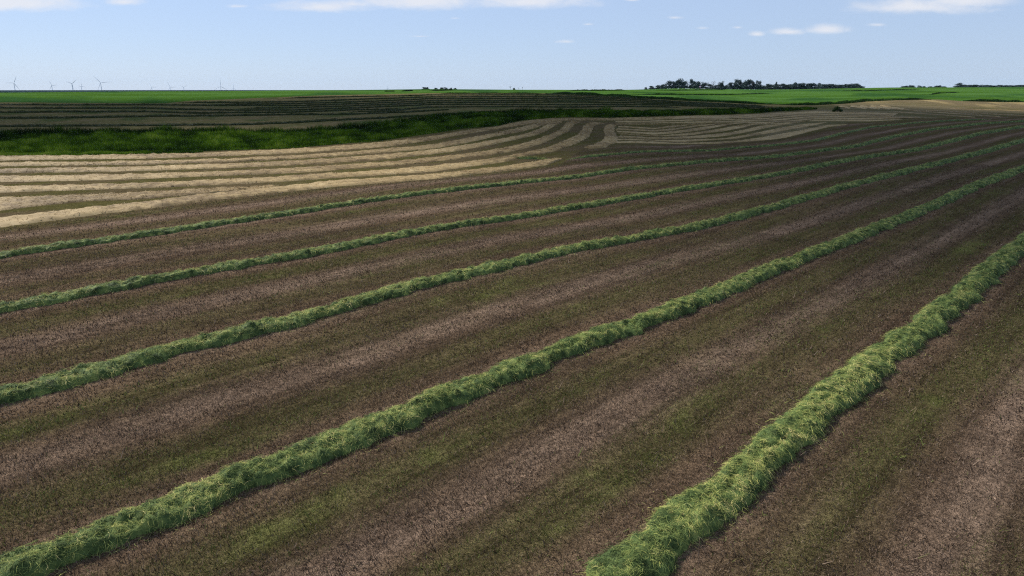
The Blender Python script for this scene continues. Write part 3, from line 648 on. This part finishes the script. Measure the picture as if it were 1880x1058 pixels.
def grass_line(pts, depth, hgt, label, n=3000, wid=.12, base=.25, group="dark grassy ridges crossing the crop"):
    P = drop([a for a, b in pts], [b for a, b in pts]); C, t = resample(P, n=300)
    ti = rng.random(n) * t[-1]; x = np.interp(ti, t, C[:, 0]); y = np.interp(ti, t, C[:, 1])
    off = rng.uniform(-.5, .5, n) * depth; az = np.arctan2(x, y); x = x + np.sin(az) * off; y = y + np.cos(az) * off
    e = np.clip(np.minimum(ti, t[-1] - ti) / (t[-1] * .12), .25, 1)
    h = hgt * (.4 + 1.1 * fbm(ti * .3, off * .1, 3)) * rng.uniform(.6, 1.2, n) * e; P0 = np.stack([x, y, zt(x, y) - .05], 1)
    ln = rng.normal(0, .25, (n, 2)) * h[:, None]; P2 = P0 + np.stack([ln[:, 0], ln[:, 1], h], 1); P1 = P0 + np.stack([ln[:, 0] * .2, ln[:, 1] * .2, h * .6], 1)
    a = rng.uniform(-.6, .6, n) - az; Wd = np.stack([np.cos(a), np.sin(a), 0 * a], 1) * (wid * rng.uniform(.5, 1.5, n))[:, None]
    V, Fq = ribbons(P0, P1, P2, Wd, 2, .4)
    return tag(mesh_obj("grass_ridge", V, Fq, M_edge, attrs={"tint": np.repeat(np.clip(base + rng.normal(0, .15, n) + (fbm(ti * .1, ti * 0, 2) - .5) * .6, 0, 1), 6)}), label, "grass ridge", group)
grass_line([(1000, 171.8), (1050, 172.6), (1118, 176), (1196, 181), (1250, 184), (1318, 187), (1374, 190), (1420, 191.2)], 9, .5, "dark rough grass margin between the hill field and the right hand crop", 9000, .1)
grass_line([(1420, 191.6), (1491, 193), (1547, 190.2), (1586, 186.5), (1640, 184), (1710, 183)], 6, .6, "rough green margin between the crop and the pale knoll, left of the gap", 8000, .1, .4)
grass_line([(1768, 185.4), (1820, 186.8), (1880, 187.4)], 6, .6, "rough green margin above the pale knoll at the right edge", 4000, .12, .3)
grass_line([(1040, 166.6), (1090, 166.8), (1150, 166.2)], 14, .6, "thin dark ridge on the skyline between the tiny trees and the grove", 1500, .2)
grass_line([(1190, 166), (1240, 166.6), (1290, 166), (1335, 165.2)], 12, .6, "dark grassy ridge just below the left end of the grove", 2200, .2)
grass_line([(1150, 174), (1240, 174.2), (1318, 175), (1363, 173.6), (1419, 171.4)], 7, .45, "long dark grassy ridge halfway down the right hand crop", 3500, .15)
grass_line([(1537, 167), (1600, 166.8), (1689, 164.4)], 12, .45, "faint dark ridge in the crop right of the long grove", 2000, .2)
grass_line([(1692, 173.8), (1710, 174), (1724, 171.8), (1761, 170.4)], 8, .5, "short dark ridge in the crop above the pale knoll", 1500, .15)
k5 = k6 = -1
for pts, lb in (([(706, 168.4), (725, 168.2)], "left"), ([(737, 168), (759, 167.3)], "middle"), ([(788, 167.2), (812, 166.8), (832, 166)], "right")):
    grass_line(pts, 3, .5, lb + " one of three short dark weedy strips in the crop near the skyline", 1800, .14, .15, "three short weedy strips in the crop")
grass_line([(800, 171.6), (850, 172), (915, 171.8), (1000, 172)], 4, .3, "thin dark grass margin along the top of the hill field", 2500, .1, .2)

# bush at the end of the grass strip
def leaf_cloud(n, centres, sizes, leaf, shape=1.0):
    c = rng.integers(0, len(centres), n); dirn = rng.normal(0, 1, (n, 3)); dirn /= np.linalg.norm(dirn, axis=1)[:, None]
    rad = rng.random(n) ** .45
    P = np.array(centres)[c] + dirn * rad[:, None] * np.array(sizes)[c]
    a = rng.normal(0, 1, (n, 3)); a /= np.linalg.norm(a, axis=1)[:, None]; b = np.cross(a, rng.normal(0, 1, (n, 3))); b /= np.linalg.norm(b, axis=1)[:, None]
    s = leaf * rng.uniform(.6, 1.4, n)[:, None]
    V = np.stack([P - a * s, P - b * s * .7, P + a * s, P + b * s * .7], 1).reshape(-1, 3)
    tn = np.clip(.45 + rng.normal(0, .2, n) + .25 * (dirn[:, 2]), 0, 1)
    return V, np.arange(4 * n).reshape(-1, 4), np.repeat(tn, 4)
def trunk_mesh(h, r, limbs=4, seed=0):
    rg = np.random.default_rng(seed); segs = []
    def tube(p, q, r0, r1, k=7):
        p, q = np.array(p, float), np.array(q, float); d = q - p; d /= np.linalg.norm(d); a = np.cross(d, [.3, .9, .1]); a /= np.linalg.norm(a); b = np.cross(d, a)
        th = np.linspace(0, 2 * pi, k, endpoint=False); ring = lambda c, rr_: c + rr_ * (np.cos(th)[:, None] * a + np.sin(th)[:, None] * b)
        V = np.vstack([ring(p, r0), ring(q, r1)]); Fq = np.array([[i, (i + 1) % k, k + (i + 1) % k, k + i] for i in range(k)]); return V, Fq
    segs.append(tube((0, 0, -.3), (rg.normal(0, .02) * h, rg.normal(0, .02) * h, h * .55), r, r * .6)); segs.append(tube((0, 0, h * .5), (rg.normal(0, .05) * h, 0, h * .9), r * .55, r * .15))
    for i in range(limbs):
        a = rg.uniform(0, 2 * pi); z = h * rg.uniform(.3, .6); segs.append(tube((0, 0, z), (cos(a) * h * .28, sin(a) * h * .28, z + h * .28), r * .4, r * .1))
    return merge(segs)
bx, by = drop([1537.0], [206.0])[0]; bz = float(zt(bx, by)); px2m = math.hypot(bx, by) / F
root = empty("round_bush", (bx, by, bz)); tag(root, "dark round bush standing alone at the right end of the tall grass strip", "bush")
V, Fq, tn = leaf_cloud(1500, [(-.35, 0, .6), (.35, .1, .55), (0, 0, .8), (-.7, 0, .3), (.75, 0, .3)], [(.5, .5, .55), (.5, .5, .5), (.45, .4, .5), (.35, .4, .3), (.35, .4, .3)], .06)
sc_ = 8.2 * px2m
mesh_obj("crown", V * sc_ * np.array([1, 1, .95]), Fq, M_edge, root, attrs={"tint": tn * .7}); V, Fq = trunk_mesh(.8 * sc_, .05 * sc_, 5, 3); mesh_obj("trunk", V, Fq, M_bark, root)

# ------------------------------------------------------------------ trees on the skyline
PROT = []
for i in range(6):
    rg = np.random.default_rng(100 + i); k = rg.integers(6, 10); cs, sz = [], []
    for j in range(k + 6):
        a = rg.uniform(0, 2 * pi); zz = rg.uniform(.10, .80); r_ = rg.uniform(0, .40) * (1 - .45 * zz); cs.append((r_ * cos(a), r_ * sin(a), zz)); q = rg.uniform(.12, .21); sz.append((q * 1.15, q * 1.15, q))
    for j in range(7): a = j * .9; cs.append((.26 * cos(a), .26 * sin(a), .14)); sz.append((.17, .17, .15))
    V, Fq, tn = leaf_cloud(2200, cs, sz, .034)
    V[:, :2] *= .5 / np.percentile(np.abs(V[:, :2]), 99.3); V[:, 2] = V[:, 2] / np.percentile(V[:, 2], 99.3)
    PROT.append((V, Fq, tn, trunk_mesh(.8, .03, 5, 200 + i)))
SPV = []
for i in range(2):
    rg = np.random.default_rng(300 + i); cs = [(rg.uniform(-.3, .3), rg.uniform(-.3, .3), rg.uniform(.5, .95)) for _ in range(9)]
    V, Fq, tn = leaf_cloud(130, cs, [(.11, .11, .09)] * 9, .022); SPV.append((V, Fq, tn, trunk_mesh(.95, .022, 9, 320 + i)))
meshes = {}
def get_meshes(sparse, i):
    key = (sparse, i)
    if key not in meshes:
        V, Fq, tn, (tv, tf) = (SPV if sparse else PROT)[i]
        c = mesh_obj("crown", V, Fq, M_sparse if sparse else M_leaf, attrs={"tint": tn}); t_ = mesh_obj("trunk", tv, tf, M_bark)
        meshes[key] = (c.data, t_.data)
        bpy.data.objects.remove(c); bpy.data.objects.remove(t_)
    return meshes[key]
ORD = "first second third fourth fifth sixth seventh eighth ninth tenth eleventh twelfth thirteenth fourteenth fifteenth sixteenth seventeenth eighteenth nineteenth twentieth".split()
ORD += ["twenty-" + o for o in ORD[:9]]
tcount = [0]
def tree(x, top, wpx, dmul, label, group, sparse=False, name="tree", low=0):
    az, _ = px_azt(x, YH); dc = float(np.interp(az, paz, CREST)) * dmul * rng.uniform(.99, 1.03)
    X, Y, Z = place(x, dc); _, t_ = px_azt(x, top); zt_ = H + float(t_) * dc; hgt = max(zt_ - Z, .7)
    wid = wpx / F * dc
    root = empty(name, (X, Y, Z)); tag(root, label, "tree" if name != "shrub" else "shrub", group)
    i = tcount[0]; tcount[0] += 1
    c, t2 = get_meshes(sparse, i % (2 if sparse else 6))
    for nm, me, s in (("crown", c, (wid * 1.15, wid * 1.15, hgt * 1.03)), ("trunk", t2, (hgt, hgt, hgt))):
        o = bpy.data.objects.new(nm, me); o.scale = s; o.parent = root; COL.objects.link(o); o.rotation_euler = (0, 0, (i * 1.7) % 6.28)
GV = "trees of the left part of the skyline grove"
T_ = [(1186, 160.3, 5, 0), (1196, 158.3, 9, 0), (1206, 156.6, 10, 0), (1214, 155.8, 11, 0), (1220, 155.2, 9, 0), (1232, 149.5, 18, 2), (1246, 146, 21, 1), (1254, 150, 14, 0), (1262, 147.5, 12, 's'), (1271, 146.6, 13, 0), (1278, 150, 13, 0), (1283, 151.5, 8, 0),
 (1291, 151.6, 13, 0), (1297, 149.5, 10, 's'), (1304, 154.8, 13, 0), (1309, 147, 10, 's'), (1313, 157, 8, 0), (1319, 150, 10, 's'), (1325, 150.3, 10, 0), (1320, 156, 14, 0), (1331, 156.5, 9, 0), (1340, 152.4, 17, 0), (1350, 154, 12, 0), (1355, 146.6, 15, 0),
 (1364, 154, 12, 0), (1372, 147.4, 18, 0), (1380, 146.5, 12, 's'), (1384, 151, 14, 0), (1392, 149.2, 10, 3)]
k7 = {}
for x, tp, wp, f in T_:
    kk = 's' if f == 's' else 'small' if tp > 153 else 'medium'; k7[kk] = k7.get(kk, -1) + 1; kk = k7[kk]
    lb = {1: "tallest broad dark tree of the skyline grove, near its left end", 2: "broad dark tree joined to the left side of the tallest grove tree", 3: "tall narrow dark tree closing the right end of the high part of the grove",
          's': ORD[kk] + " thin see-through tree from the left in the skyline grove"}.get(f, ORD[kk] + (" low dense tree" if tp > 153 else " medium high dense tree") + " from the left in the skyline grove")
    tree(x, tp, wp, 1.0, lb, None if f in (1, 2, 3) else (GV if f != 's' else "thin sparse trees in the skyline grove"), sparse=(f == 's'))
T2 = [(1398, 158.6), (1405, 157.5), (1412, 154.6), (1418, 156), (1423, 151.4), (1430, 155), (1437, 154.4), (1443, 157), (1448, 155.2), (1456, 154), (1461, 152.3), (1468, 153.8), (1475, 153.2), (1482, 154.4), (1487, 153.6), (1496, 153.2), (1504, 153.4), (1511, 155), (1517, 154.8), (1523, 155.4), (1529, 154.8), (1535, 156), (1541, 156.2), (1549, 155.8), (1555, 155), (1560, 154.4), (1568, 154), (1574, 155.5), (1579, 157)]
for i, (x, tp) in enumerate(T2):
    tree(x, tp, 13 if x != 1423 else 6, 1.0, "slim tree poking above the low tree row on the skyline" if x == 1423 else ORD[i] + " tree from the left in the long low row right of the tall grove", None if x == 1423 else "long low tree row right of the tall grove")
for x, tp, wp in [(1657, 158.4, 6), (1664, 157.8, 8), (1671, 156.6, 9), (1676, 158, 6), (1688, 157.4, 7), (1695, 158.6, 8), (1708, 158.8, 7), (1717, 158.2, 8), (1724, 157, 9), (1732, 158.8, 7)]:
    k5 += 1
    tree(x, tp, wp, 1.08, ORD[k5] + " tiny tree from the left in the broken row before the lone round tree", "broken row of tiny far trees", name="tree")
tree(1757, 152.8, 10, 1.08, "lone round tree standing above the far row near the right edge", None)
tree(1751, 157.6, 6, 1.08, "pale thin shrub left of the lone round tree", None, sparse=True, name="shrub")
for i, x in enumerate(range(1765, 1890, 7)):
    tree(x, 156.6 + (vn(x * .13, 0) - .5) * 2.4, 12, 1.12, ORD[i] + " small tree to the right of the lone round tree in the far skyline row", "far tree row at the right edge")
for x, tp, wp in [(779, 160.4, 8), (785, 160.6, 7), (800, 161.4, 7), (812, 161, 8), (819, 160.8, 8), (828, 161.4, 6), (836, 162, 6)]:
    k6 += 1
    tree(x, tp, wp, 1.1, ORD[k6] + " tiny shrub from the left in the low skyline hedge left of centre", "low skyline hedge left of centre", name="shrub")
tree(937, 157.2, 6, 1.05, "slender tree, tallest of the tiny ones on the skyline at the centre", None, sparse=True)
tree(944, 161.6, 4, 1.05, "tiny round shrub between the slender trees at the centre of the skyline", None, name="shrub")
tree(952, 160.4, 4, 1.05, "tiny thin tree between the round shrub and the right slender tree at the centre", None, sparse=True)
tree(959.5, 158.6, 5, 1.05, "slender tree, right end of the tiny trees at the centre of the skyline", None, sparse=True)
def post(x, ytop, ybot, label):
    X, Y = drop([x], [ybot])[0]; Z = float(zt(X, Y)); d = math.hypot(X, Y); _, t_ = px_azt(x, ytop); h = H + float(t_) * d - Z
    root = empty("marker_post", (X, Y, Z)); tag(root, label, "post")
    def box(w_, z0, z1, nm, mt):
        c = np.array([(sx * w_, sy * w_, z) for z in (z0, z1) for sx, sy in ((-1, -1), (1, -1), (1, 1), (-1, 1))]); f = np.array([[0, 1, 2, 3], [4, 7, 6, 5], [0, 4, 5, 1], [1, 5, 6, 2], [2, 6, 7, 3], [3, 7, 4, 0]])[:, ::-1]; mesh_obj(nm, c, f, mt, root)
    box(.12, -.2, h * .6, "pole", M_post); box(.5, h * .6, h, "box", M_post)
post(1285.5, 158.8, 163.2, "small white marker box on a post in front of the grove")

# ------------------------------------------------------------------ wind turbines
def lathe(prof_, k=14):
    th = np.linspace(0, 2 * pi, k, endpoint=False); V = np.array([(r * cos(a), r * sin(a), z) for r, z in prof_ for a in th]); n = len(prof_)
    Fq = np.array([[i * k + j, i * k + (j + 1) % k, (i + 1) * k + (j + 1) % k, (i + 1) * k + j] for i in range(n - 1) for j in range(k)]); return V, Fq
def turbine(x, yhub, d, blade_px, angs, yaw, label):
    X, Y, Z = place(x, d); _, t_ = px_azt(x, yhub); hub = H + float(t_) * d - Z
    root = empty("wind_turbine", (X, Y, Z)); tag(root, label, "wind turbine", "wind turbines on the far skyline")
    az = math.atan2(X, Y); root.rotation_euler = (0, 0, -az + yaw)
    k = hub / 90 * 1.25
    V, Fq = lathe([(2.6 * k, -3), (2.3 * k, hub * .4), (1.6 * k, hub - 1.5)]); mesh_obj("tower", V, Fq, M_white, root, smooth=True)
    V, Fq = lathe([(.2, -6), (1.9, -5.8), (2.2, 0), (2.1, 5), (.2, 5.6)], 10); V = V[:, [0, 2, 1]] * k * np.array([1, 1, 1]) + np.array([0, 1.5 * k, hub]); mesh_obj("nacelle", V, Fq, M_white, root)
    V, Fq = lathe([(.1, 0), (1.5, .8), (1.8, 2.4), (1.6, 3.4)], 10); V = V[:, [0, 2, 1]] * k; V[:, 1] = -V[:, 1]; 
    V = V + np.array([0, -4.0 * k + 3.4 * k - 3.5 * k, hub]); V[:, 1] = (V[:, 1] - (-4.1 * k)) * -1 - 4.1 * k
    mesh_obj("hub", V, Fq, M_white, root)
    L = blade_px / F * d
    for a in angs:                      # degrees clockwise from up, as seen from the camera
        ra = radians(a); u = np.array([sin(ra), 0, cos(ra)]); c = np.array([cos(ra), 0, -sin(ra)])
        sec = []
        for t, ch in ((0, 1.1), (.08, 1.2), (.2, 2.3), (.5, 1.6), (.8, 1.0), (1, .25)):
            o = np.array([0, -5.2 * k, hub]) + u * L * t; w_ = ch * k * 1.1
            sec += [o - c * w_ * .45, o + np.array([0, -.45 * k, 0]), o + c * w_ * 1.0, o + np.array([0, .45 * k, 0])]
        sec = np.array(sec); Fq = np.array([[i * 4 + j, i * 4 + (j + 1) % 4, (i + 1) * 4 + (j + 1) % 4, (i + 1) * 4 + j] for i in range(5) for j in range(4)] + [[20, 21, 22, 23]])
        mesh_obj("blade", sec, Fq, M_white, root)
turbine(27.5, 152.5, 7400, 11, (25, 150, 270), 0.15, "wind turbine nearest the left edge of the picture with one blade level to the left")
turbine(96, 157, 9500, 8, (-25, 95, 215), 0.5, "very faint wind turbine between the leftmost one and the pair to its right")
turbine(133.5, 153.5, 8200, 9, (50, 175, 290), 0.3, "wind turbine with two blades raised like a V, left of the faint small one")
turbine(150, 158, 9900, 6.5, (0, 110, 250), 0.6, "small faint wind turbine just right of the one with a V of blades")
turbine(186.5, 152, 7000, 14, (-40, 84, 204), 0.05, "largest wind turbine, with its right blade level")
turbine(279, 160, 9600, 8, (-30, 90, 210), 0.4, "small faint wind turbine, left of the middle pair")
turbine(312.5, 160, 8800, 9.5, (-22, 92, 215), 0.3, "wind turbine with one blade raised to the upper left above the green hill")
turbine(337.5, 160.4, 9700, 7, (-65, 60, 180), 0.4, "small faint wind turbine with two level blades above the green hill")
turbine(405.5, 158.5, 7800, 14, (2, 122, 240), 0.1, "wind turbine with one blade straight up, the clearest of the right hand group")
turbine(428.5, 161.8, 9700, 8, (8, 128, 240), 0.5, "small low wind turbine at the right end of the group")
turbine(711.5, 161.3, 9800, 4, (0, 120, 240), 0.5, "single tiny wind turbine on the skyline above the left weedy strip")

# ------------------------------------------------------------------ clouds
# the broken cloud overhead whose shadow lies on the hill and the right half of the field
FOOT = [(46, 22), (38, 27), (28, 35), (19, 44), (12, 53), (7, 61), (2, 70), (-5, 80), (-12, 92), (-20, 95), (-32, 90), (-44, 88), (-52, 100), (-50, 138), (-38, 138), (-27, 146), (-18, 160), (-8, 166), (3, 165), (12, 168), (17, 176), (24, 184), (31, 182), (40, 180), (50, 160), (52, 90)]
fp = np.array([(d_ * S * sin(radians(a)), d_ * S * cos(radians(a))) for a, d_ in FOOT])
HC = 1500.0
def poly_sd(pts, P):
    n = len(P); dmin = np.full(len(pts), 1e9); ins = np.zeros(len(pts), bool)
    for i in range(n):
        a, b = P[i], P[(i + 1) % n]; e = b - a; w_ = pts - a; t_ = np.clip((w_ @ e) / (e @ e), 0, 1); q = w_ - t_[:, None] * e; dmin = np.minimum(dmin, np.hypot(*q.T))
        c = ((a[1] > pts[:, 1]) != (b[1] > pts[:, 1])) & (pts[:, 0] < (b[0] - a[0]) * (pts[:, 1] - a[1]) / (b[1] - a[1] + 1e-12) + a[0]); ins ^= c
    return np.where(ins, dmin, -dmin)
gx = np.arange(fp[:, 0].min() - 30, fp[:, 0].max() + 30, 5.0); gy = np.arange(fp[:, 1].min() - 30, fp[:, 1].max() + 30, 5.0)
XX, YY = np.meshgrid(gx, gy); pts = np.stack([XX.ravel(), YY.ravel()], 1); sd = poly_sd(pts, fp)
sd = sd + (fbm(pts[:, 0] * .03, pts[:, 1] * .03, 3) - .5) * 22
off = SDIR[:2] / SDIR[2] * HC
top = 10 * sstep(-12, 20, sd) * (.5 + fbm(pts[:, 0] * .05, pts[:, 1] * .05, 3)); bot = -3 * sstep(-12, 14, sd) * (.6 + fbm(pts[:, 0] * .06 + 9, pts[:, 1] * .06, 2))
cx, cy = fp.mean(0)
V = np.vstack([np.stack([pts[:, 0] - cx, pts[:, 1] - cy, top], 1), np.stack([pts[:, 0] - cx, pts[:, 1] - cy, bot - .2], 1)])
nx_, ny_ = len(gx), len(gy); ii = (np.arange(ny_ - 1)[:, None] * nx_ + np.arange(nx_ - 1)[None]).ravel(); Fq = np.stack([ii, ii + 1, ii + 1 + nx_, ii + nx_], 1)
keepf = (sd[Fq] > -16).any(1); Fq = Fq[keepf]; Fq = np.vstack([Fq, Fq[:, ::-1] + len(pts)])
core = sstep(-14, 22, sd); core = np.concatenate([core, core])
m, nt, out = newmat("overhead_cloud"); at = N(nt, "ShaderNodeAttribute", attribute_name="core")
tr = N(nt, "ShaderNodeBsdfTransparent"); df = N(nt, "ShaderNodeBsdfDiffuse", Color=(.9, .9, .9, 1)); mx = N(nt, "ShaderNodeMixShader")
mr = N(nt, "ShaderNodeMapRange"); nt.links.new(at.outputs['Fac'], mr.inputs[0])
for i, v in enumerate((0, 1, 0, .84)): mr.inputs[i + 1].default_value = v
nt.links.new(mr.outputs[0], mx.inputs[0]); nt.links.new(tr.outputs[0], mx.inputs[1]); nt.links.new(df.outputs[0], mx.inputs[2]); nt.links.new(mx.outputs[0], out.inputs[0])
oc = mesh_obj("cloud", V, Fq, m, attrs={"core": core}, smooth=True); oc.location = (cx + off[0], cy + off[1], HC)
tag(oc, "broken overhead cloud whose shadow lies on the hill field and the far right rows", "cloud")

# ------------------------------------------------------------------ haze
hz0 = float(GZ.min()) - 1.5
c = np.array([(sx * 12500, sy, z) for z in (hz0, 175) for sx, sy in ((-1, -2000), (1, -2000), (1, 12500), (-1, 12500))]); f = np.array([[0, 3, 2, 1], [4, 5, 6, 7], [0, 1, 5, 4], [1, 2, 6, 5], [2, 3, 7, 6], [3, 0, 4, 7]])
m, nt, out = newmat("haze"); pv = N(nt, "ShaderNodeVolumePrincipled"); pv.inputs['Density'].default_value = 0.00002; pv.inputs['Color'].default_value = (.60, .80, 1, 1); nt.links.new(pv.outputs[0], out.inputs['Volume'])
tag(mesh_obj("haze", c, f, m), "thin pale blue haze over the far land", "haze", kind='stuff')
